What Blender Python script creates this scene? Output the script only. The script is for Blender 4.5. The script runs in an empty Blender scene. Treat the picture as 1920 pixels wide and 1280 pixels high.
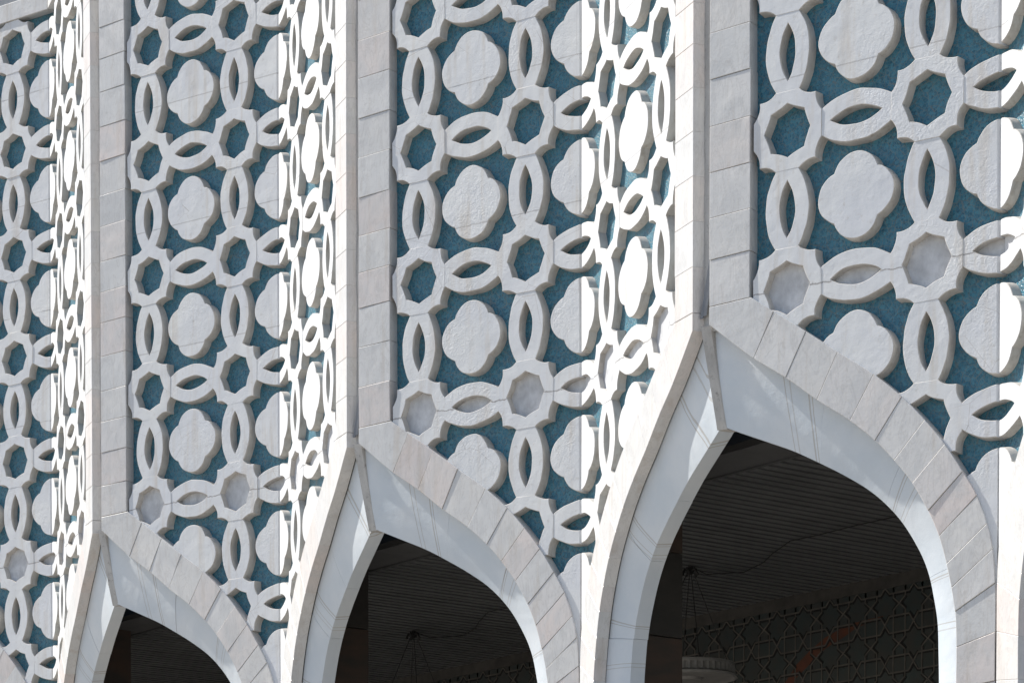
import bpy, bmesh, math, random
from math import radians, sin, cos, pi, hypot
from mathutils import Vector, Matrix
from mathutils.geometry import tessellate_polygon
random.seed(7)
SC = bpy.context.scene
COL = SC.collection

# ------------------------------------------------------------------ camera, light, exposure
ZR = 6.8                                    # height of the lattice row that hides the floor beam
W, D = 4.125473, 0.645576                   # bay width, depth of the folds
LP = hypot(W / 2, D)                        # width of one folded panel
TH = math.atan2(D, W / 2)
CAM = (13.93997, -12.72656, ZR - 5.21047)
cam = bpy.data.cameras.new('camera')
cam.sensor_width = 36.0
cam.lens = 5177.77 / 1920 * 36
cam.shift_y = 1597.9 / 1920
cam.clip_end = 2000
co = bpy.data.objects.new('camera', cam)
co.location = CAM
co.rotation_euler = (pi / 2 - 0.0356, 0, 0.9237)
COL.objects.link(co)
SC.camera = co

SUN_AZ, SUN_EL = radians(64.5), radians(45)   # azimuth measured from the facade normal to the left
ts = Vector((-sin(SUN_AZ) * cos(SUN_EL), -cos(SUN_AZ) * cos(SUN_EL), sin(SUN_EL)))
wd = bpy.data.worlds.new('World'); SC.world = wd; wd.use_nodes = True
wn = wd.node_tree
sky = wn.nodes.new('ShaderNodeTexSky'); sky.sky_type = 'NISHITA'; sky.sun_disc = False
sky.sun_elevation = SUN_EL; sky.sun_rotation = math.atan2(ts.x, ts.y)
bg = wn.nodes['Background']; bg.inputs['Strength'].default_value = 0.074
wn.links.new(sky.outputs['Color'], bg.inputs['Color'])
sl = bpy.data.lights.new('sun', 'SUN'); sl.energy = 3.45; sl.angle = radians(0.5); sl.color = (1, .955, .88)
so = bpy.data.objects.new('sun', sl); COL.objects.link(so)
so.rotation_euler = ts.to_track_quat('Z', 'Y').to_euler()
so.location = ts * 40
SC.view_settings.view_transform = 'Standard'; SC.view_settings.look = 'None'
SC.view_settings.exposure = 1.05; SC.view_settings.gamma = 1.0

# ------------------------------------------------------------------ materials
class NT:
    def __init__(s, name, rough=.7, spec=.3):
        s.m = bpy.data.materials.new(name); s.m.use_nodes = True
        s.t = s.m.node_tree; s.b = s.t.nodes['Principled BSDF']
        s.b.inputs['Roughness'].default_value = rough
        s.b.inputs['Specular IOR Level'].default_value = spec
        s.pos = s.n('ShaderNodeNewGeometry').outputs['Position']
        s.h = None
    def n(s, t, **k):
        o = s.t.nodes.new(t)
        for a, v in k.items(): setattr(o, a, v)
        return o
    def l(s, a, b): s.t.links.new(a, b)
    def mp(s, scale=(1, 1, 1), rot=(0, 0, 0), src=None):
        o = s.n('ShaderNodeMapping'); o.inputs['Scale'].default_value = scale; o.inputs['Rotation'].default_value = rot
        s.l(src or s.pos, o.inputs['Vector']); return o.outputs['Vector']
    def noise(s, sc, det=4, rough=.55, vec=None, dist=0):
        o = s.n('ShaderNodeTexNoise'); o.inputs['Scale'].default_value = sc; o.inputs['Detail'].default_value = det
        o.inputs['Roughness'].default_value = rough; o.inputs['Distortion'].default_value = dist
        s.l(vec or s.pos, o.inputs['Vector']); return o.outputs['Fac']
    def vor(s, sc, feat='F1', vec=None, out='Distance'):
        o = s.n('ShaderNodeTexVoronoi', feature=feat); o.inputs['Scale'].default_value = sc
        s.l(vec or s.pos, o.inputs['Vector']); return o.outputs[out]
    def ramp(s, f, *st):
        o = s.n('ShaderNodeValToRGB'); e = o.color_ramp.elements
        while len(e) < len(st): e.new(.5)
        for q, (p, c) in zip(e, st):
            q.position = p; q.color = (c, c, c, 1) if isinstance(c, (int, float)) else (*c, 1)
        s.l(f, o.inputs['Fac']); return o.outputs['Color']
    def mix(s, f, a, b, mode='MIX'):
        o = s.n('ShaderNodeMix', data_type='RGBA', blend_type=mode)
        for v, i in ((f, 0), (a, 6), (b, 7)):
            if hasattr(v, 'is_linked'): s.l(v, o.inputs[i])
            elif i == 0: o.inputs[i].default_value = v
            else: o.inputs[i].default_value = (*v, 1)
        return o.outputs[2]
    def math(s, op, a, b=0.0, c=None):
        o = s.n('ShaderNodeMath', operation=op)
        for i, v in enumerate((a, b) if c is None else (a, b, c)):
            if hasattr(v, 'is_linked'): s.l(v, o.inputs[i])
            else: o.inputs[i].default_value = v
        return o.outputs[0]
    def color(s, c):
        if hasattr(c, 'is_linked'): s.l(c, s.b.inputs['Base Color'])
        else: s.b.inputs['Base Color'].default_value = (*c, 1)
    def bump(s, h, dist, strength=1.0):
        o = s.n('ShaderNodeBump'); o.inputs['Distance'].default_value = dist; o.inputs['Strength'].default_value = strength
        s.l(h, o.inputs['Height'])
        if s.h: s.l(s.h, o.inputs['Normal'])
        s.h = o.outputs['Normal']; s.l(s.h, s.b.inputs['Normal'])
    def rnd(s): return s.n('ShaderNodeObjectInfo').outputs['Random']

M = {}
def mk_plaster():
    t = NT('painted_plaster', .62, .3)
    big = t.noise(1.7, 3)
    c = t.mix(t.ramp(big, (.35, 0.0), (.7, 1.0)), (.63, .645, .675), (.70, .705, .70))
    # rain streaks and rusty stains
    st = t.noise(9, 5, .6, t.mp((1, 1, .09)))
    c = t.mix(t.math('MULTIPLY', t.ramp(st, (.54, 0.0), (.74, 1.0)), .6), c, (.50, .435, .36))
    grime = t.noise(22, 6, .7)
    c = t.mix(t.math('MULTIPLY', t.ramp(grime, (.58, 0.0), (.75, 1.0)), .5), c, (.42, .38, .33))
    # hair cracks
    cv = t.vor(3.1, 'DISTANCE_TO_EDGE', t.mp((1, 1, 1), (.3, .2, .5)))
    gate = t.ramp(t.noise(1.1, 2), (.52, 0.0), (.60, 1.0))
    ck = t.math('MULTIPLY', t.math('LESS_THAN', cv, .0035), gate)
    c = t.mix(t.math('MULTIPLY', ck, .4), c, (.25, .2, .16))
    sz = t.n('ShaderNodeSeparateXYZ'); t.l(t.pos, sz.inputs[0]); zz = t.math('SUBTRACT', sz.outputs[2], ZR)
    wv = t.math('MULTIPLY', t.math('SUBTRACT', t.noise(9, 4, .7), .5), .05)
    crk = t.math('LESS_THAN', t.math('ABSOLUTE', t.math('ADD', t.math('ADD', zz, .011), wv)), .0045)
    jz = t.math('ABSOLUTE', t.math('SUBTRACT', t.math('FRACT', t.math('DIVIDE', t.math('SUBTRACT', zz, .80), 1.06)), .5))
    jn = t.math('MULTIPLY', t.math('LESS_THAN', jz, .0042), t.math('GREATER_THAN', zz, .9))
    jn = t.math('MULTIPLY', jn, t.ramp(t.noise(1.9, 2), (.36, 0.0), (.46, 1.0)))  # panel joints; the grazing shadow at their step is put into the colour
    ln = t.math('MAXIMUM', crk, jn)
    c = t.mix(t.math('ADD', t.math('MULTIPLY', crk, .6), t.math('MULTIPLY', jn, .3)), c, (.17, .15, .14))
    t.color(c)
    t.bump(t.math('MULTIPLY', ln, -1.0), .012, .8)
    # lumpy hand trowelled coat, rougher in patches
    patch = t.ramp(t.noise(1.3, 2), (.42, 0.05), (.66, 1.0))
    h = t.math('MULTIPLY', t.noise(34, 4, .6, dist=1.2), patch)
    t.bump(t.noise(6, 3), .02, .25)
    t.bump(h, .010, .45)
    t.bump(t.noise(160, 3), .003, .25)
    M['plaster'] = t.m
def mk_marble():
    t = NT('grey_marble', .42, .45)
    r = t.rnd()
    base = t.ramp(r, (0.0, (.64, .63, .615)), (.3, (.67, .65, .625)), (.55, (.66, .59, .56)), (.75, (.62, .62, .615)), (1.0, (.68, .665, .65)))
    off = t.n('ShaderNodeVectorMath', operation='ADD'); t.l(t.pos, off.inputs[0])
    cmb = t.n('ShaderNodeCombineXYZ'); t.l(t.math('MULTIPLY', r, 40), cmb.inputs[0]); t.l(t.math('MULTIPLY', r, 23), cmb.inputs[2]); t.l(cmb.outputs[0], off.inputs[1])
    v = off.outputs[0]
    cl = t.noise(3.0, 5, .6, v, 1.5)
    c = t.mix(t.ramp(cl, (.35, 0.0), (.7, .8)), base, (.54, .54, .54))
    ve = t.ramp(t.noise(5, 6, .65, t.mp((1.6, 1.6, .5), (.4, .5, .2), v), 2.0), (.47, 0.0), (.5, 1.0), (.53, 0.0))
    c = t.mix(t.math('MULTIPLY', ve, .3), c, (.36, .34, .32))
    st = t.noise(10, 5, .6, t.mp((1, 1, .1)))
    c = t.mix(t.math('MULTIPLY', t.ramp(st, (.55, 0.0), (.78, 1.0)), .55), c, (.44, .37, .30))
    t.color(c)
    t.bump(t.noise(4, 3), .02, .25); t.bump(t.noise(60, 3), .003, .25)
    M['marble'] = t.m
def mk_mosaic():
    t = NT('blue_mosaic', .37, .6)
    tile = t.vor(62, 'F1', out='Color')
    sep = t.n('ShaderNodeSeparateColor'); t.l(tile, sep.inputs[0])
    c = t.ramp(sep.outputs[0], (0.0, (.006, .09, .148)), (.4, (.016, .15, .235)), (.75, (.055, .23, .31)), (1.0, (.009, .115, .195)))
    big = t.ramp(t.noise(2.3, 4, .6), (.38, 0.0), (.68, 1.0))
    c = t.mix(t.math('MULTIPLY', big, .3), c, (.03, .19, .26))
    e = t.vor(62, 'DISTANCE_TO_EDGE')
    c = t.mix(t.ramp(e, (0.0, .6), (.06, .2), (.12, 0.0)), c, (.15, .21, .22))
    vein = t.vor(17, 'DISTANCE_TO_EDGE', t.mp((1, 1, 1), (.2, .9, .1)))
    c = t.mix(t.ramp(vein, (0.0, .6), (.045, .0)), c, (.19, .18, .15))
    dust = t.ramp(t.noise(5, 6, .7), (.60, 0.0), (.80, .45))
    c = t.mix(dust, c, (.16, .155, .14))
    t.color(c)
    t.bump(t.ramp(e, (0.0, 0.0), (.12, 1.0)), .003, .45)
    t.bump(sep.outputs[1], .004, .33)
    M['mosaic'] = t.m
def mk_concrete():
    t = NT('stained_cement', .8, .2)
    c = t.mix(t.ramp(t.noise(6, 6, .7, t.mp((1, 1, .35))), (.35, 0.0), (.65, 1.0)), (.53, .52, .50), (.38, .37, .355))
    c = t.mix(t.ramp(t.noise(25, 6, .75), (.56, 0.0), (.7, .7)), c, (.13, .12, .11))
    t.color(c); t.bump(t.noise(30, 5, .6), .006, .35)
    M['cement'] = t.m
def mk_soffit():
    t = NT('whitewashed_soffit', .5, .4)
    c = t.mix(t.ramp(t.noise(2.2, 4), (.35, 0.0), (.68, 1.0)), (.545, .60, .655), (.645, .68, .715))
    at = t.n('ShaderNodeAttribute'); at.attribute_name = 'arc'
    ar = t.math('ADD', at.outputs['Fac'], t.math('MULTIPLY', t.noise(3, 2), .06))
    for per, pos, wd_, amt in ((3.9, .62, .007, .5), (3.9, .65, .004, .55), (5.3, .30, .003, .5), (5.3, .335, .004, .35)):
        dd = t.math('ABSOLUTE', t.math('SUBTRACT', t.math('FRACT', t.math('DIVIDE', ar, per)), pos))
        c = t.mix(t.math('MULTIPLY', t.math('LESS_THAN', dd, wd_), amt), c, (.30, .255, .20))
    t.color(c)
    t.bump(t.noise(2.2, 3, .5, dist=.8), .05, .2)
    t.bump(t.noise(14, 4, .6), .008, .25); t.bump(t.noise(90, 3), .003, .25)
    M['soffit'] = t.m
def simple(name, key, a, b, sc, rough=.6, bumpd=.004, spec=.3, stretch=(1, 1, 1)):
    t = NT(name, rough, spec)
    v = t.mp(stretch)
    t.color(t.mix(t.ramp(t.noise(sc, 5, .6, v), (.35, 0.0), (.68, 1.0)), a, b))
    t.bump(t.noise(sc * 6, 4, .6, v), bumpd, .4)
    M[key] = t.m
mk_plaster(); mk_marble(); mk_mosaic(); mk_concrete(); mk_soffit()
def mk_flank():  # relief sides and front bevels: browner and darker than the fronts, with streaks
    t = NT('brownish_flank', .8, .2)
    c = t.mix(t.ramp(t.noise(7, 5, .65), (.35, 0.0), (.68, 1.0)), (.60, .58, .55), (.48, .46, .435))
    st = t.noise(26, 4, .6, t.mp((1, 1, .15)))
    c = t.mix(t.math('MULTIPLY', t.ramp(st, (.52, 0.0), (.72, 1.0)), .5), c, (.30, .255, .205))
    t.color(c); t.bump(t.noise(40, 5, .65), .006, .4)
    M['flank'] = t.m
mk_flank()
simple('grey_infill_render', 'infill', (.68, .69, .71), (.47, .475, .49), 11, .8, .01, .2, (1, 1, .7))
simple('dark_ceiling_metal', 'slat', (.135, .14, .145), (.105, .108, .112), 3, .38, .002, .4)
simple('black_void_shade', 'void', (.03, .03, .03), (.02, .02, .02), 5, .9)
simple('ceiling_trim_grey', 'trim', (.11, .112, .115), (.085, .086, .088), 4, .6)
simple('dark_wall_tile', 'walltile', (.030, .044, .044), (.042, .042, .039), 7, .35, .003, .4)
simple('pale_wall_strap', 'strap', (.125, .118, .104), (.085, .08, .072), 12, .6)
simple('black_shadow_and_chevron', 'strapdark', (.012, .012, .012), (.008, .008, .008), 12, .5)
simple('rust_red_flat', 'bandred', (.13, .04, .02), (.07, .03, .02), 9, .4)
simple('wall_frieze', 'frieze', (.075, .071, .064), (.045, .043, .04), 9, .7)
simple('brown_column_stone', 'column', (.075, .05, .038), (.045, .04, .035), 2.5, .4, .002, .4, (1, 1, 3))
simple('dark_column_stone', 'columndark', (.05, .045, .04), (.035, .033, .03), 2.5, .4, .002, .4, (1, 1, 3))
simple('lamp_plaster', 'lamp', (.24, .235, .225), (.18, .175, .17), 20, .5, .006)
simple('black_cable_rubber', 'cable', (.035, .035, .034), (.025, .025, .025), 20, .6)
simple('coping_metal', 'coping', (.22, .235, .26), (.17, .18, .2), 5, .5)
simple('pale_paving', 'paving', (.33, .30, .265), (.25, .23, .20), 1.2, .85, .01)

# ------------------------------------------------------------------ mesh helpers
def obj(name, bm, mat, parent=None, loc=None, smooth=True):
    me = bpy.data.meshes.new(name); bm.to_mesh(me); bm.free()
    for m in (mat if isinstance(mat, (list, tuple)) else [mat]): me.materials.append(m)
    if smooth: me.shade_smooth(); me.set_sharp_from_angle(angle=radians(32))
    return link(name, me, parent, loc)
def link(name, me, parent=None, loc=None):
    o = bpy.data.objects.new(name, me); COL.objects.link(o)
    if parent: o.parent = parent
    if loc is not None: o.location = loc
    return o
def thing(name, label, cat, loc=(0, 0, 0), rz=0, group=None):
    o = bpy.data.objects.new(name, None); COL.objects.link(o); o.empty_display_size = .2
    o.location = loc; o.rotation_euler = (0, 0, rz); return tag(o, label, cat, group)
def tag(o, label, cat, group=None, kind=None):
    o['label'] = label; o['category'] = cat
    if group: o['group'] = group
    if kind: o['kind'] = kind
    return o
def box(bm, x0, x1, y0, y1, z0, z1):
    v = [bm.verts.new((x, y, z)) for x in (x0, x1) for y in (y0, y1) for z in (z0, z1)]
    for f in ((0, 1, 3, 2), (4, 6, 7, 5), (0, 4, 5, 1), (2, 3, 7, 6), (0, 2, 6, 4), (1, 5, 7, 3)): bm.faces.new([v[i] for i in f])
def tube(bm, pts, r, n=6):
    rings = []
    pts = [Vector(p) for p in pts]
    for i, p in enumerate(pts):
        d = (pts[min(i + 1, len(pts) - 1)] - pts[max(i - 1, 0)]).normalized()
        a = d.cross(Vector((0, 0, 1)));  a = a.normalized() if a.length > .01 else Vector((1, 0, 0))
        b = d.cross(a)
        rings.append([bm.verts.new(p + (a * cos(2 * pi * k / n) + b * sin(2 * pi * k / n)) * r) for k in range(n)])
    for A, B in zip(rings, rings[1:]):
        for k in range(n): bm.faces.new((A[k], A[(k + 1) % n], B[(k + 1) % n], B[k]))
    bm.faces.new(rings[0][::-1]); bm.faces.new(rings[-1])
def lathe(bm, prof, n=40, c=(0, 0, 0)):
    rings = [[bm.verts.new((c[0] + r * cos(2 * pi * k / n), c[1] + r * sin(2 * pi * k / n), c[2] + z)) for k in range(n)] for r, z in prof]
    for A, B in zip(rings, rings[1:]):
        for k in range(n): bm.faces.new((A[k], A[(k + 1) % n], B[(k + 1) % n], B[k]))
def area(p): return sum(a[0] * b[1] - b[0] * a[1] for a, b in zip(p, p[1:] + p[:1])) / 2
def ccw(p): return p if area(p) > 0 else p[::-1]
def offset(p, d):
    """move a counter-clockwise loop inward by d (outward when d < 0)"""
    out = []; n = len(p)
    for i in range(n):
        a, b, c = Vector(p[i - 1]), Vector(p[i]), Vector(p[(i + 1) % n])
        e, f = (b - a), (c - b)
        if e.length < 1e-9: e = f
        if f.length < 1e-9: f = e
        e.normalize(); f.normalize()
        n1, n2 = Vector((-e.y, e.x)), Vector((-f.y, f.x))
        m = n1 + n2
        k = m.dot(n1)
        m = m / k if k > .35 else (m.normalized() if m.length > .01 else n1) * 1.7
        out.append((b.x + m.x * d, b.y + m.y * d))
    return out
def relief(bm, outer, holes=(), yf=0.0, yb=.08, bev=.005, draft=.006, tilt=None, side=0):
    """a slab with bevelled front edge and slightly splayed sides; loops are (x, z), front faces -y"""
    loops = [ccw(outer)] + [ccw(h) for h in holes]
    tf = tilt or (lambda x, z: 0.0)
    fr, mid, bk = [], [], []
    for i, p in enumerate(loops):
        s = 1 if i == 0 else -1
        f = offset(p, bev * s); b = offset(p, -draft * s if i == 0 else 0)
        fr.append([bm.verts.new((x, yf + tf(x, z), z)) for x, z in f])
        mid.append([bm.verts.new((x, yf + bev * .9 + tf(x, z), z)) for x, z in p])
        bk.append([bm.verts.new((x, yb, z)) for x, z in b])
        n = len(p)
        for k in range(n):
            j = (k + 1) % n
            q = (fr[-1][k], mid[-1][k], mid[-1][j], fr[-1][j]); r = (mid[-1][k], bk[-1][k], bk[-1][j], mid[-1][j])
            if i: q, r = q[::-1], r[::-1]
            bm.faces.new(q).material_index = side; bm.faces.new(r).material_index = side
    for grp, flip in ((fr, False), (bk, True)):
        fl = [v for g in grp for v in g]
        tris = tessellate_polygon([[Vector((v.co.x, v.co.z, 0)) for v in g] for g in grp])
        for t in tris:
            a, b, c = (fl[i] for i in t)
            ar = (b.co.x - a.co.x) * (c.co.z - a.co.z) - (c.co.x - a.co.x) * (b.co.z - a.co.z)
            if abs(ar) < 1e-12: continue
            q = (a, b, c) if (ar > 0) != flip else (a, c, b)
            try: bm.faces.new(q)
            except ValueError: pass
def clip(bm, co, no):
    """cut away what lies on the side no points to and close the cut"""
    r = bmesh.ops.bisect_plane(bm, geom=bm.verts[:] + bm.edges[:] + bm.faces[:], plane_co=co, plane_no=no, clear_outer=True)
    e = [g for g in r['geom_cut'] if isinstance(g, bmesh.types.BMEdge)]
    if e:
        try: bmesh.ops.triangle_fill(bm, edges=e, use_beauty=True)
        except Exception: pass
def arc(p, q, sag, n=8):
    """points from p towards q (q left out) on a parabola bulging to the left of p->q by sag"""
    p, q = Vector(p), Vector(q); d = q - p; nn = Vector((-d.y, d.x)).normalized()
    return [tuple(p + d * t + nn * sag * 4 * t * (1 - t)) for t in (i / n for i in range(n))]
def wob(p, amp, rng, freq=3):
    ph = [rng.uniform(0, 6.28) for _ in range(6)]; out = []
    for x, z in p:
        a = sin(x * 23 + ph[0]) + sin(z * 19 + ph[1]) + .6 * sin((x + z) * 47 + ph[2])
        b = sin(z * 21 + ph[3]) + sin(x * 27 + ph[4]) + .6 * sin((x - z) * 43 + ph[5])
        out.append((x + a * amp * .4, z + b * amp * .4))
    return out

# ------------------------------------------------------------------ the ornament outlines (unit = star pitch)
def star_loops():
    o = []
    for k in range(4):                             # flat joint, hollow flank, barb, hollow flank
        c_, s_ = (1, 0, -1, 0)[k], (0, 1, 0, -1)[k]
        q = lambda x, z: (x * c_ - z * s_, x * s_ + z * c_)
        o += [q(.253, -.085)] + arc(q(.253, .085), q(.211, .208), .015, 7) + arc(q(.211, .208), q(.085, .253), .015, 7)
    h = []
    v = [(.171 * cos(k * pi / 4), .171 * sin(k * pi / 4)) for k in range(8)]
    for k in range(8): h += arc(v[k], v[(k + 1) % 8], .004, 5)
    return o, h
def vesica_loops():
    """standing oval ring with pointed hole"""
    r = .459; c = .16 - r; a0 = math.asin(.285 / r)
    rt = [(c + r * cos(a), r * sin(a)) for a in [(-a0 + 2 * a0 * i / 22) for i in range(23)]]
    o = rt + [(0, .262)] + [(-x, -z) for x, z in rt] + [(0, -.262)]
    R = (.182 ** 2 + .058 ** 2) / (2 * .058); cc = .058 - R; b0 = math.asin(.182 / R)
    hr = [(cc + R * cos(a), R * sin(a)) for a in [(-b0 + 2 * b0 * i / 16) for i in range(16)]]
    return o, hr + [(-x, -z) for x, z in hr]
def quatre_loop():
    c, p = .109, .164; a0 = math.atan2(.157, .157 - c); o = []
    for k in range(4):
        for i in range(15):
            a = -a0 + 2 * a0 * i / 15
            x, z = c + p * cos(a), p * sin(a)
            o.append((x * cos(k * pi / 2) - z * sin(k * pi / 2), x * sin(k * pi / 2) + z * cos(k * pi / 2)))
    return o
STAR, VES, QUA = star_loops(), vesica_loops(), quatre_loop()
HVES = tuple([(z, x) for x, z in p] for p in VES)
DEP = .092                                     # back of the relief; the mosaic lies at .085
def ornament_bm(kind, rng, at=(0, 0), dep=DEP):
    ox, oz = at
    lp = {'star_ring': STAR, 'oval_ring': VES, 'lying_oval_ring': HVES, 'quatrefoil': (QUA,)}[kind]
    ph = rng.random() * 9
    loops = []
    r2 = random.Random(rng.random())
    st = r2.getstate()
    for p in lp:
        r2.setstate(st); loops.append([(x + ox, z + oz) for x, z in wob(p, .0042, r2)])
    bm = bmesh.new()
    k1, k2 = rng.uniform(-.004, .004), rng.uniform(-.004, .004)
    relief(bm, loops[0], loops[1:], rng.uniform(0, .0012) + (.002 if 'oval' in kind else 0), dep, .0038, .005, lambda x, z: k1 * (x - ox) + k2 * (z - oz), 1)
    return bm

# ------------------------------------------------------------------ arch curves, in panel coordinates (u from the valley, z from the star row)
PAIRS = [((1.757, -.022), (2.078, -.150), (2.058, -.785)), ((1.59, -.14), (1.74, -.42), (1.80, -.895)), ((1.35, -.305), (1.50, -.58), (1.57, -.995)),
         ((1.12, -.47), (1.27, -.755), (1.36, -1.105)), ((.86, -.65), (1.03, -.92), (1.15, -1.225)), ((.66, -.82), (.85, -1.07), (.985, -1.335)),
         ((.50, -.985), (.715, -1.21), (.875, -1.43)), ((.36, -1.155), (.585, -1.37), (.765, -1.55)), ((.235, -1.34), (.475, -1.555), (.67, -1.69)),
         ((.14, -1.50), (.40, -1.72), (.605, -1.81)), ((.07, -1.68), (.345, -1.90), (.56, -1.93)), ((.03, -1.84), (.31, -2.05), (.53, -2.06)),
         ((.011, -2.05), (.285, -2.2), (.505, -2.2)), ((.008, -2.35), (.275, -2.42), (.495, -2.42)), ((.008, -2.65), (.275, -2.68), (.49, -2.68)),
         ((.008, -2.95), (.275, -2.96), (.49, -2.96)), ((.008, -3.9), (.275, -3.9), (.49, -3.9)), ((.008, -4.9), (.275, -4.9), (.49, -4.9)), ((.008, -5.9), (.275, -5.9), (.49, -5.9)), ((.008, -ZR), (.275, -ZR), (.49, -ZR))]
SUB = 6
def cr(p0, p1, p2, p3, t):
    # centripetal-ish Catmull-Rom with chord-scaled tangents
    d = (Vector(p2) - Vector(p1)).length
    def tan(a, b, c):
        l1, l2 = (Vector(b) - Vector(a)).length, (Vector(c) - Vector(b)).length
        if l1 < 1e-6: return (Vector(c) - Vector(b)) / l2
        if l2 < 1e-6: return (Vector(b) - Vector(a)) / l1
        v1, v2 = (Vector(b) - Vector(a)) / l1, (Vector(c) - Vector(b)) / l2
        return (v1 * l2 + v2 * l1) / (l1 + l2)
    m1, m2 = tan(p0, p1, p2) * d, tan(p1, p2, p3) * d
    t2, t3 = t * t, t * t * t
    return tuple(Vector(p1) * (2 * t3 - 3 * t2 + 1) + m1 * (t3 - 2 * t2 + t) + Vector(p2) * (-2 * t3 + 3 * t2) + m2 * (t3 - t2))
def curve(idx):
    P = [q[idx] for q in PAIRS]; out = []
    for i in range(len(P) - 1):
        for s in range(SUB):
            out.append(cr(P[max(i - 1, 0)], P[i], P[i + 1], P[min(i + 2, len(P) - 1)], s / SUB))
    return out + [P[-1]]
OUT, INN, SPL = curve(0), curve(1), curve(2)
MIDC = [((a[0] + b[0]) / 2, (a[1] + b[1]) / 2) for a, b in zip(OUT, INN)]
def near_mid(u, z):
    best = None
    for i in range(1, len(MIDC) - 1):
        d = hypot(MIDC[i][0] - u, MIDC[i][1] - z)
        if best is None or d < best[0]: best = (d, i)
    d, i = best
    t = Vector((MIDC[i + 1][0] - MIDC[i - 1][0], MIDC[i + 1][1] - MIDC[i - 1][1])).normalized()
    n = Vector((-t.y, t.x))                       # towards the opening (larger u, lower z)
    if n.x < 0: n = -n
    side = (Vector((u, z)) - Vector(MIDC[i])).dot(n)
    return d, side, MIDC[i], n

def to_px(p):
    """where a world point falls in the 1920 x 1280 picture (only used to leave out relief far outside the frame)"""
    v = co.rotation_euler.to_matrix().transposed() @ (Vector(p) - Vector(CAM))
    return 960 + 5177.77 * v.x / -v.z, 640 - 5177.77 * v.y / -v.z + 1597.9

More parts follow.
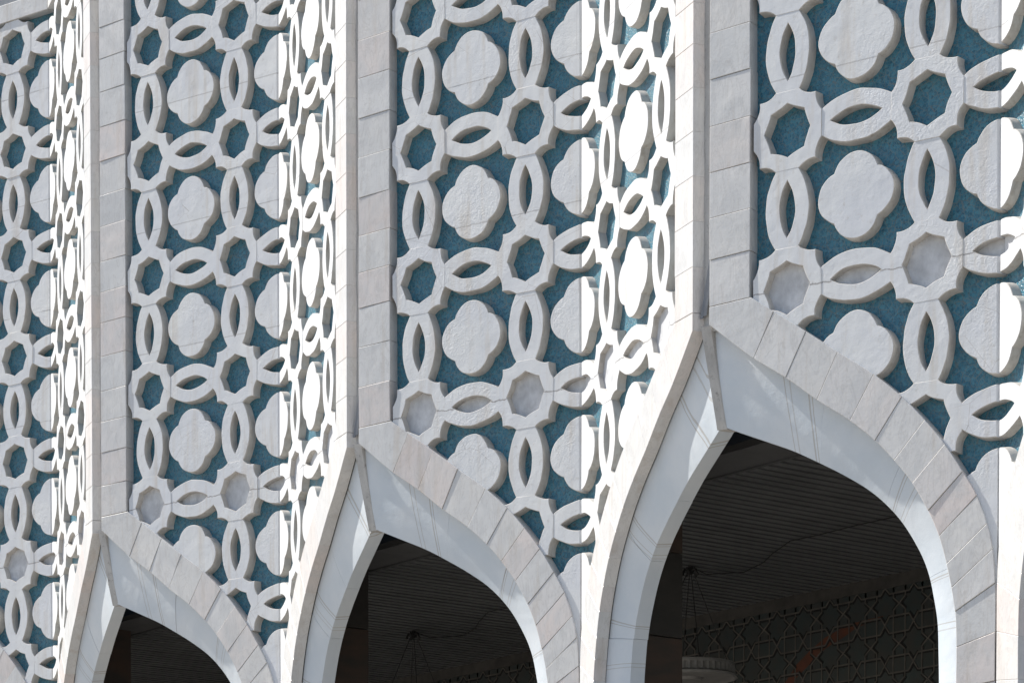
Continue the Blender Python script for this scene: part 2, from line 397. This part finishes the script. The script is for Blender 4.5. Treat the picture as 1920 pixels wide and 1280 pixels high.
TOP = 5.255                                      # underside of the cornice
STRIP = 1.772                                    # the marble edge strip runs from here to the ridge
def panel(bay, pan, label):
    sg = -1 if pan == 'S' else 1
    vx = -bay * W + (W / 2 if pan == 'S' else -W / 2)
    root = thing('relief_panel', label, 'wall panel', (vx, 0, ZR), TH if pan == 'S' else -TH,
                 'shaded relief panels' if pan == 'S' else 'sunlit relief panels')
    mw = Matrix.Translation((vx, 0, ZR)) @ Matrix.Rotation(TH if pan == 'S' else -TH, 4, 'Z')
    rng = random.Random(100 * bay + (7 if pan == 'S' else 3) + 1000)
    if pan == 'S': vco, vno = Vector((-.008, 0, 0)), Vector((cos(TH), -sin(TH), 0))
    else: vco, vno = Vector((.008, 0, 0)), Vector((-cos(TH), -sin(TH), 0))
    gy = .085 if pan == 'S' else .064               # the sunlit side is set shallower
    # blue mosaic ground, stopping behind the marble
    lp = [(sg * 0.0 - sg * .02, TOP + .3), (sg * 1.95, TOP + .3)] + [(sg * 1.95, -.1)] + [(sg * a, b) for a, b in MIDC[2:72]] + [(-sg * .02, -2.2)]
    bm = bmesh.new(); relief(bm, lp, (), gy, .2, .001, 0)
    clip(bm, vco, vno)
    obj('mosaic_ground', bm, M['mosaic'], root, smooth=False)
    # relief
    spots = []
    for r in range(-2, 6):
        for u in (.5, 1.5): spots.append(('star_ring', u, r)); spots.append(('oval_ring', u, r + .5))
        for u in (0, 1): spots.append(('lying_oval_ring', u, r)); spots.append(('quatrefoil', u, r + .5))
    for kind, u, z in spots:
        wp = mw @ Vector((sg * u, 0, z)); px, py = to_px(wp)
        if not (-450 < px < 2370 and -450 < py < 1600): continue
        if z > TOP + .1: continue
        d, side, mc, mn = near_mid(u, z)
        if side > .1: continue
        if kind == 'quatrefoil' and z == -1.5: continue
        bm = ornament_bm(kind, rng, (sg * u, z), gy + .007)
        if d < .36: clip(bm, Vector((sg * mc[0], 0, mc[1])), Vector((sg * mn.x, 0, mn.y)))
        if u == 0:
            clip(bm, vco, vno)
            if pan == 'S': clip(bm, Vector((-.020, 0, 0)), (vno * .8 + Vector((0, -.6, 0))).normalized())   # chamfer added along the fold so that this edge falls into shade
        if z + .35 > TOP: clip(bm, Vector((0, 0, TOP + .02)), Vector((0, 0, 1)))
        if u == 1.5: clip(bm, Vector((sg * (STRIP - .001), 0, 0)), Vector((sg, 0, 0)))
        bmesh.ops.translate(bm, verts=bm.verts, vec=(-sg * u, 0, -z))
        if len(bm.faces) < 4: bm.free(); continue
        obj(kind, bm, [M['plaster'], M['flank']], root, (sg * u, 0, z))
        if z == 0:                                 # the floor beam shows in this row's openings
            lp2 = {'star_ring': STAR[1], 'lying_oval_ring': HVES[1]}.get(kind)
            if lp2:
                b2 = bmesh.new(); relief(b2, [(sg * u + x * 1.06, zz * 1.06) for x, zz in lp2], (), gy - .023, gy + .002, .002, 0)
                if u == 0: clip(b2, vco, vno)
                bmesh.ops.translate(b2, verts=b2.verts, vec=(-sg * u, 0, 0))
                obj('opening_infill', b2, M['infill'], root, (sg * u, 0, 0), smooth=False)
    # the tongue that runs down between two arches
    tq = [(x, z - 1.5) for x, z in QUA if z > .115]
    tq = [(x, z) for x, z in tq if x >= -.02]
    tq.sort(key=lambda p: math.atan2(p[1] + 1.5, p[0]))
    tongue = [(.235, -1.46), (.262, -1.432)] + [(sg_x, z) for sg_x, z in tq] + [(-.03, -1.2275), (-.03, -2.16), (.06, -2.16), (.09, -1.85), (.16, -1.65)]
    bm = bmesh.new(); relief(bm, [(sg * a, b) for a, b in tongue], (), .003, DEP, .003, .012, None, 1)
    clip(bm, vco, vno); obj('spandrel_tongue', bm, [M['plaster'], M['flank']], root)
    # marble edge strip, slab by slab
    z = -.019; k = 0
    while z < TOP + .1:
        h = rng.uniform(.27, .31); z1 = min(z + h, TOP + .18)
        wp = mw @ Vector((sg * 1.9, 0, z)); px, py = to_px(wp)
        if py < -400: z = z1; continue
        k_ = 1 if pan == 'S' else .15
        a, b = rng.uniform(-.008, .008) * k_, rng.uniform(-.005, .005) * k_
        if rng.random() < .22: b += .018 * rng.choice((-1, 1)) * k_; a += rng.choice((-1, 1)) * .014 * k_
        yo = rng.uniform(-.012, -.007) if pan == 'S' else -.010; gp = .0016 if pan == 'S' else .0005; cx, cz = sg * 1.925, (z + z1) / 2
        j = rng.uniform(-.004, .004)
        lp = [(sg * (STRIP + j), z + gp), (sg * 2.078, z + gp - .012), (sg * 2.078, z1 - gp - .012), (sg * (STRIP + j), z1 - gp)]
        bm = bmesh.new(); relief(bm, lp, (), yo, .095, .003, .0, lambda x, zz: a * (x - cx) + b * (zz - cz))
        bmesh.ops.translate(bm, verts=bm.verts, vec=(-cx, 0, -cz))
        obj('edge_slab', bm, M['marble'], root, (cx, 0, cz), smooth=False)
        z = z1
    bm = bmesh.new(); relief(bm, [(sg * (STRIP + .012), -.03), (sg * 2.06, -.05), (sg * 2.06, TOP + .2), (sg * (STRIP + .012), TOP + .2)], (), .02, .095, .001, 0)
    obj('slab_bedding', bm, M['cement'], root, smooth=False)
    # cornice over the panel
    bm = bmesh.new(); relief(bm, [(-sg * .03, TOP), (sg * 1.76, TOP), (sg * 1.76, TOP + .172), (-sg * .03, TOP + .172)], (), -.012, .2, .004, 0)
    clip(bm, vco, vno); obj('cornice', bm, M['marble'], root, smooth=False)
    bm = bmesh.new(); relief(bm, [(-sg * .03, TOP + .176), (sg * 2.1, TOP + .176), (sg * 2.1, TOP + .34), (-sg * .03, TOP + .34)], (), .03, .3, .004, 0)
    clip(bm, vco, vno); obj('coping', bm, M['coping'], root, smooth=False)
    if pan == 'S':                                 # cement strip that fills the ridge between two panels
        # ridge corner in this panel's coordinates; the neighbour mirrors about the ridge plane
        X0 = -bay * W
        def wl(X, Y, Z): return mw.inverted() @ Vector((X, Y, Z + ZR))
        e = mw @ Vector((sg * 2.088, .02, 0)); dx = e.x - X0; ey = e.y
        bm = bmesh.new()
        n = 40; rows = []
        for i in range(n + 1):
            zz = -.17 + (TOP + .3 + .17) * i / n
            wv = rng.uniform(-.004, .004)
            rows.append([bm.verts.new(wl(X0 + q * dx, ey + .052 + wv + (-.010 if abs(q) < .5 else 0) + (.12 if abs(q) > 1 else 0), zz)) for q in (-1.02, -1, -.3, .3, 1, 1.02)])
        for A, B in zip(rows, rows[1:]):
            for k in range(5): bm.faces.new((A[k], A[k + 1], B[k + 1], B[k]))
        bmesh.ops.recalc_face_normals(bm, faces=bm.faces)
        obj('ridge_strip', bm, M['cement'], root)
        if bay in (0, 1):                          # sprung metal trim above the apex
            for q0, q1, zb, zt in ((-.045, .055, -.07, .30), (-.015, .062, -.06, .22)):
                bm = bmesh.new(); p0, p1 = wl(X0 + q0, ey + .018, zb), wl(X0 + q1, ey + .012, zt); d_ = Vector((.011, 0, 0))
                v_ = [bm.verts.new(p + o_) for p in (p0, p1) for o_ in (-d_, d_, d_ + Vector((0, .012, 0)), -d_ + Vector((0, .012, 0)))]
                for f in ((0, 1, 5, 4), (1, 2, 6, 5), (2, 3, 7, 6), (3, 0, 4, 7), (0, 3, 2, 1), (4, 5, 6, 7)): bm.faces.new([v_[i] for i in f])
                obj('loose_trim', bm, M['coping'], root, smooth=False)
    return root

def arch(bay, label):
    root = thing('pointed_arch', label, 'arch', (-bay * W, 0, 0), 0, 'pointed arches along the facade')
    rng = random.Random(bay * 31 + 5)
    for pan in 'LS':
        sg = -1 if pan == 'S' else 1
        vx = -bay * W + (W / 2 if pan == 'S' else -W / 2)
        mw = Matrix.Translation((bay * W, 0, 0)) @ Matrix.Translation((vx, 0, ZR)) @ Matrix.Rotation(TH if pan == 'S' else -TH, 4, 'Z')
        def put(name, bm, mat, smooth=True):
            bmesh.ops.transform(bm, matrix=mw, verts=bm.verts)
            c = Vector((0, 0, 0))
            for v in bm.verts: c += v.co
            c /= len(bm.verts)
            bmesh.ops.translate(bm, verts=bm.verts, vec=-c)
            return obj(name, bm, mat, root, c, smooth)
        nP = len(PAIRS) - 1
        for i in range(nP):
            s = slice(i * SUB, (i + 1) * SUB + 1)
            o, n_ = OUT[s], INN[s]
            lp = [(sg * a, b) for a, b in o] + [(sg * a, b) for a, b in n_[::-1]]
            if i == 0:                             # top slab reaches up to the strip
                lp = [(sg * a, b) for a, b in o] + [(sg * a, b) for a, b in n_[::-1]] + [(sg * 2.078, -.034)]
            lp = offset(ccw(lp), .0014 if pan == 'S' else .0004)
            if i == 0: pass
            cx = sum(p[0] for p in lp) / len(lp); cz = sum(p[1] for p in lp) / len(lp)
            k_ = 1 if pan == 'S' else .15
            a, b = rng.uniform(-.011, .011) * k_, rng.uniform(-.011, .011) * k_
            yo = rng.uniform(-.014, -.009) if pan == 'S' else -.011
            bm = bmesh.new(); relief(bm, lp, (), yo, .082, .003, 0, lambda x, z: a * (x - cx) + b * (z - cz))
            put('voussoir', bm, M['marble'], False)
        # bedding behind the joints, black to paint the shade of the groove
        lp = [(sg * a, b) for a, b in offset(ccw(OUT + INN[::-1]), .012)]
        bm = bmesh.new(); relief(bm, lp, (), .02, .092, .001, 0); put('slab_bedding', bm, M['void'], False)
        # splayed inner band
        bm = bmesh.new()
        prof = []
        for a, b in zip(INN, SPL):
            row = []
            for t, y in ((-.12, .088), (0, .090), (.25, .103), (.5, .126), (.75, .155), (1, .190)):
                row.append((a[0] + (b[0] - a[0]) * t, y, a[1] + (b[1] - a[1]) * t))
            row.append((b[0], .30, b[1])); row.append((a[0] - .12, .30, a[1]))
            prof.append(row)
        a, b = (2.125, -.122), (2.098, -.765)   # the first row runs on to the ridge
        prof[0] = [(a[0] + (b[0] - a[0]) * t, y, a[1] + (b[1] - a[1]) * t) for t, y in ((-.12, .088), (0, .090), (.25, .103), (.5, .126), (.75, .155), (1, .190))] + [(b[0], .30, b[1]), (a[0], .30, a[1] + .1)]
        bm.free()
        cuts = [0, 3, 6, 10, 14, 19]
        for i0, i1 in zip(cuts, cuts[1:]):
            pr_ = [list(r) for r in prof[i0 * SUB:i1 * SUB + 1]]
            for end, nxt in ((0, 1), (-1, -2)):    # a hairline joint between the pieces
                if (end == 0 and i0 == 0): continue
                L_ = hypot(pr_[nxt][3][0] - pr_[end][3][0], pr_[nxt][3][2] - pr_[end][3][2])
                k = .0012 / max(L_, .01)
                pr_[end] = [tuple(p + (q - p) * k for p, q in zip(A, B)) for A, B in zip(pr_[end], pr_[nxt])]
            bm = bmesh.new(); oy = rng.uniform(-.003, .003)
            al = bm.verts.layers.float.new('arc'); rows = []
            for q_, r in enumerate(pr_):
                rows.append([])
                for n2, (x, y, z) in enumerate(r):
                    v = bm.verts.new((sg * x, y + oy, z)); rows[-1].append(v)
                    v[al] = bay * .37 + (.9 if pan == 'L' else 0) + (i0 * SUB + q_) / SUB + (-.16 if pan == 'S' else .2) * min(n2, 6) * max(0.0, 1 - (i0 * SUB + q_) / SUB / 8)
            for A, B in zip(rows, rows[1:]):
                for k in range(len(A)):
                    j = (k + 1) % len(A); bm.faces.new((A[k], A[j], B[j], B[k]))
            bm.faces.new(rows[0]); bm.faces.new(rows[-1][::-1])
            bmesh.ops.recalc_face_normals(bm, faces=bm.faces)
            put('soffit_slab', bm, M['soffit'])
    # flat strip covering the mitre at the apex
    bm = bmesh.new()
    def rw(u, z, y):
        p = Matrix.Translation((bay * W, 0, 0)) @ Matrix.Translation((-bay * W + W / 2, 0, ZR)) @ Matrix.Rotation(TH, 4, 'Z') @ Vector((-u, y, z)); return p
    a, b, c2 = rw(2.108, -.135, .05), rw(2.076, -.735, .172), rw(2.064, -.79, .19)
    r0 = []
    for p in (a, b, c2, Vector((c2.x, c2.y + .10, c2.z + .0))):
        r0.append([bm.verts.new((p.x, p.y + .004, p.z)), bm.verts.new((-p.x, p.y + .004 - .62 * p.x, p.z + .004))])
    r1 = [[bm.verts.new((x, a.y + .16, a.z)) for x in (a.x, -a.x)]]
    for A, B in zip(r0, r0[1:] + r1): bm.faces.new((A[0], A[1], B[1], B[0]))
    A = r0 + r1
    bm.faces.new([q[0] for q in A][::-1]); bm.faces.new([q[1] for q in A]); bm.faces.new((A[-1][0], A[-1][1], A[0][1], A[0][0]))
    bmesh.ops.recalc_face_normals(bm, faces=bm.faces)
    obj('apex_strip', bm, M['cement'], root, smooth=False)
    return root

# ------------------------------------------------------------------ ground
bm = bmesh.new()
v = [bm.verts.new(p) for p in ((-400, -400, 0), (400, -400, 0), (400, 400, 0), (-400, 400, 0))]; bm.faces.new(v)
tag(obj('ground', bm, M['paving'], smooth=False), 'pale paved ground in front of the building', 'ground', kind='structure')

# ------------------------------------------------------------------ facade
panel(0, 'S', 'largest shaded relief panel, right of the point of the largest arch')
panel(1, 'S', 'shaded relief panel above the right side of the middle arch')
panel(2, 'S', 'shaded relief panel above the right side of the smallest arch with a point')
panel(3, 'S', 'shaded relief panel cut by the left picture edge, with a white cornice on top')
panel(-1, 'L', 'sunlit white relief panel of which only a sliver shows at the right picture edge')
panel(0, 'L', 'widest sunlit white relief panel, left of the point of the largest arch')
panel(1, 'L', 'sunlit white relief panel left of the point of the middle arch')
panel(2, 'L', 'narrowest sunlit white relief panel, left of the point of the small left arch')
arch(-1, 'marble arch at the right picture edge with only its sunlit foot showing')
arch(0, 'largest marble pointed arch with a round lamp seen hanging behind it')
arch(1, 'middle marble pointed arch with pinkish slabs')
arch(2, 'smallest marble pointed arch whose whole point shows')
arch(3, 'marble arch in the bottom left corner with only two slabs showing')

# ------------------------------------------------------------------ inside the arcade
ZC = ZR - .68
XL, XRR = -3.62 * W, 1.55 * W
t = thing('slatted_ceiling', 'dark slatted metal ceiling inside the arcade', 'ceiling', (0, 0, ZC))
bm = bmesh.new(); x = XL; pitch = .123
r5 = random.Random(3)
while x < XRR:
    dz = r5.uniform(0, .004)
    box(bm, x, x + pitch * .64, .80, 4.6, dz, dz + .02); x += pitch
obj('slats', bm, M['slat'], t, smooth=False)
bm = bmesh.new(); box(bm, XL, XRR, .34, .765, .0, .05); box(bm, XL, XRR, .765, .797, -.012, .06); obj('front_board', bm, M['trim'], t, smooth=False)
bm = bmesh.new(); box(bm, XL, XRR, .19, 4.7, .085, .12); obj('ceiling_void', bm, M['void'], t, smooth=False)  # black sheet: keeps sky light out and paints the dark above the slats
bm = bmesh.new(); box(bm, XL, XRR, .2, .325, -.0, .084); obj('edge_gap_shade', bm, M['void'], t, smooth=False)  # black fill painting the shade of the open gap at the front

YB = 4.52
t = thing('patterned_wall', 'dark tiled back wall with interlaced star pattern inside the arcade', 'wall', (0, YB, 0))
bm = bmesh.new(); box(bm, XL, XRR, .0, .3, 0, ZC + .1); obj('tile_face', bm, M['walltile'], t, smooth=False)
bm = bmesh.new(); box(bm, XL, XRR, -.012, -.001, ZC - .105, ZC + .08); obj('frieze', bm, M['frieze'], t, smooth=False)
P, HB = .3475, .072
x0, z0 = -3.6465, ZR - .934
def seg(bm, a, b, w, y0, y1):
    a, b = Vector(a), Vector(b); d = (b - a).normalized(); n = Vector((-d.y, d.x)) * w / 2
    q = [a - n, b - n, b + n, a + n]
    f = [bm.verts.new((p.x, y0, p.y)) for p in q]; g = [bm.verts.new((p.x, y1, p.y)) for p in q]
    bm.faces.new(f)
    for k in range(4): bm.faces.new((f[k], g[k], g[(k + 1) % 4], f[(k + 1) % 4]))
bl, bd = bmesh.new(), bmesh.new()  # bd: black lines painting the straps' shadow side, plus the dark chevrons
def motif(cx, cz, vert):
    """one crossing of a pair of bands between two grid squares, along z when vert"""
    def q(a, b): return (cx + a, cz + b) if vert else (cx + b, cz + a)
    m = P / 2; e = .055
    for s in (-1, 1):
        for k in (-1, 1):
            seg(bl, q(s * HB, k * m), q(s * HB, k * e), .012, -.006 if vert else -.0068, .001)
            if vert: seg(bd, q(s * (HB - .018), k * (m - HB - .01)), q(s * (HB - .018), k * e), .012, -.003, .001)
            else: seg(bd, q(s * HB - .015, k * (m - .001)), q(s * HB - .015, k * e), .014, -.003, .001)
        seg(bl, q(s * HB, e), q(-s * HB, -e), .012, -.0075 - .0006 * s, .001)
        # chevron outlining the crossing, outside it
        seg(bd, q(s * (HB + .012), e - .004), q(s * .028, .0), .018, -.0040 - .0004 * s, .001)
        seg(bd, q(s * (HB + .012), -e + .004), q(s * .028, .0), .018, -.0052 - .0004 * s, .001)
for i in range(-30, 28):
    xx = x0 + i * P
    if xx < XL + .3 or xx > XRR - .3: continue
    for j in range(0, 6):
        motif(xx, z0 - j * P, True)
        motif(xx + P / 2, z0 - P / 2 - j * P, False)
    seg(bl, (xx - HB, z0 + .1), (xx - HB, z0 + .145), .012, -.006, .001); seg(bl, (xx + HB, z0 + .1), (xx + HB, z0 + .145), .012, -.006, .001)
    # top band: a single line with a small peak between the pairs
    a = [(xx - HB, z0 + .095), (xx + HB, z0 + .095), (xx + HB + .05, z0 + .095), (xx + P / 2, z0 + .15), (xx + P - HB - .05, z0 + .095), (xx + P - HB, z0 + .095)]
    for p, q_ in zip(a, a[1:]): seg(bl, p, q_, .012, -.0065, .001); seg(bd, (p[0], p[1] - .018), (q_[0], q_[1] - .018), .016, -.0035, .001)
obj('strapwork', bl, M['strap'], t, smooth=False); obj('strapwork_shadow_and_chevrons', bd, M['strapdark'], t, smooth=False)
bm = bmesh.new()  # curved rust-red band of flat colour on the wall face
oc = [(-3.50, ZR - 1.02), (-3.837, ZR - 1.053), (-3.976, ZR - 1.087), (-4.232, ZR - 1.159), (-4.426, ZR - 1.26), (-4.60, ZR - 1.36), (-4.8, ZR - 1.55)]
ow = [.01, .05, .09, .1, .12, .12, .12]
up = [bm.verts.new((x, -.0015, z + w / 2)) for (x, z), w in zip(oc, ow)]; dn = [bm.verts.new((x, -.0015, z - w / 2)) for (x, z), w in zip(oc, ow)]
for k in range(len(oc) - 1): bm.faces.new((up[k], dn[k], dn[k + 1], up[k + 1]))
obj('rust_red_band', bm, M['bandred'], t, smooth=False)

t = thing('end_wall', 'plain wall closing the far left end of the arcade', 'wall', (XL, 0, 0))
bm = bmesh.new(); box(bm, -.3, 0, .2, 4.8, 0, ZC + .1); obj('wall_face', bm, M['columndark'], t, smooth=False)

# columns behind the valleys
cl = {0: 'dark stone column seen behind the left side of the largest arch', 1: 'dark stone column seen behind the left side of the middle arch',
      2: 'dark stone column seen behind the left side of the smallest arch', -1: 'dark stone column hidden behind the right foot of the largest arch'}
for b, lab in cl.items():
    c = thing('stone_column', lab, 'column', (-b * W - W / 2, .40, 0), 0, 'columns behind the arches')
    z = 0.0; r7 = random.Random(b + 50); k = 0
    while z < ZC:
        z1 = min(z + .62, ZC + .06)
        bm = bmesh.new(); box(bm, -.39, .39, -.2, .25, z + .003, z1 - .003)
        bmesh.ops.bevel(bm, geom=bm.edges[:], offset=.004, segments=1, affect='EDGES')
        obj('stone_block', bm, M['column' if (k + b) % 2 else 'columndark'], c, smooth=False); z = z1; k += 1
# plain piers closing the gap between the arch bands and the columns
# lamps
def lamp(b, label):
    X, Y = -b * W - .015, 2.85
    c = thing('hanging_lamp', label, 'lamp', (X, Y, ZR - 1.63), 0, 'round lamps hung from the arcade ceiling')
    bm = bmesh.new(); n = 60
    prof = [(.0, -.02), (.12, -.022), (.14, .0), (.30, .004), (.44, .0), (.47, .0), (.50, -.012), (.525, -.004), (.53, .02), (.515, .03), (.51, .085), (.53, .1), (.53, .125), (.50, .13), (.2, .14), (.0, .14)]
    prof = [(0, -.02), (.1, -.022), (.115, .0), (.24, .004), (.33, .0), (.36, .0), (.385, -.012), (.405, -.006), (.41, .012), (.385, .028), (.375, .035), (.372, .09), (.385, .1), (.385, .118), (.36, .125), (.2, .13), (0, .13)]
    lathe(bm, prof, 132)
    for v in bm.verts:
        if .03 < v.co.z < .095 and hypot(v.co.x, v.co.y) > .36 and int(round(math.atan2(v.co.y, v.co.x) / (2 * pi) * 132)) % 3 == 0: v.co.x *= 1.035; v.co.y *= 1.035
    bmesh.ops.remove_doubles(bm, verts=bm.verts, dist=.0005); bmesh.ops.recalc_face_normals(bm, faces=bm.faces)
    obj('shade', bm, M['lamp'], c)
    top = (0, 0, .93)
    for k in range(4):
        a = pi / 4 + k * pi / 2 + .3
        bm = bmesh.new(); tube(bm, [(.34 * cos(a), .34 * sin(a), .12), (.17 * cos(a), .17 * sin(a), .54), (.015 * cos(a), .015 * sin(a), .93)], .0042, 5); obj('chain', bm, M['cable'], c)
    bm = bmesh.new(); tube(bm, [(0, 0, .96), (0, 0, .88)], .02, 8)
    for k in range(5):
        a = 2.5 * k; tube(bm, [(0, 0, .9), (.05 * cos(a), .05 * sin(a), .925), (.07 * cos(a + .5), .07 * sin(a + .5), .87)], .012, 5)
    obj('ceiling_hook', bm, M['cable'], c)
lamp(1, 'round white plaster lamp hung on chains behind the largest arch')
lamp(2, 'dark round lamp on chains, seen behind the middle arch at the bottom edge')
for b, lab in ((0, 'thin black cable tacked along the ceiling behind the largest arch'), (1, 'thin black cable along the ceiling behind the middle arch')):
    pts = [(-4.13, 2.87, -.012), (-4.22, 3.1, -.03), (-4.03, 3.36, -.012), (-3.6, 3.2, -.012), (-3.27, 3.0, -.012), (-2.78, 2.75, -.014), (-2.5, 2.78, -.012), (-2.04, 2.75, -.014), (-1.6, 2.77, -.012), (-.6, 2.74, -.012)]
    bm = bmesh.new(); tube(bm, [(x - b * (W + .0), y, z) for x, y, z in pts], .0042, 5)
    o = obj('ceiling_cable', bm, M['cable'], None, (0, 0, ZC)); tag(o, lab, 'cable', 'cables on the arcade ceiling')
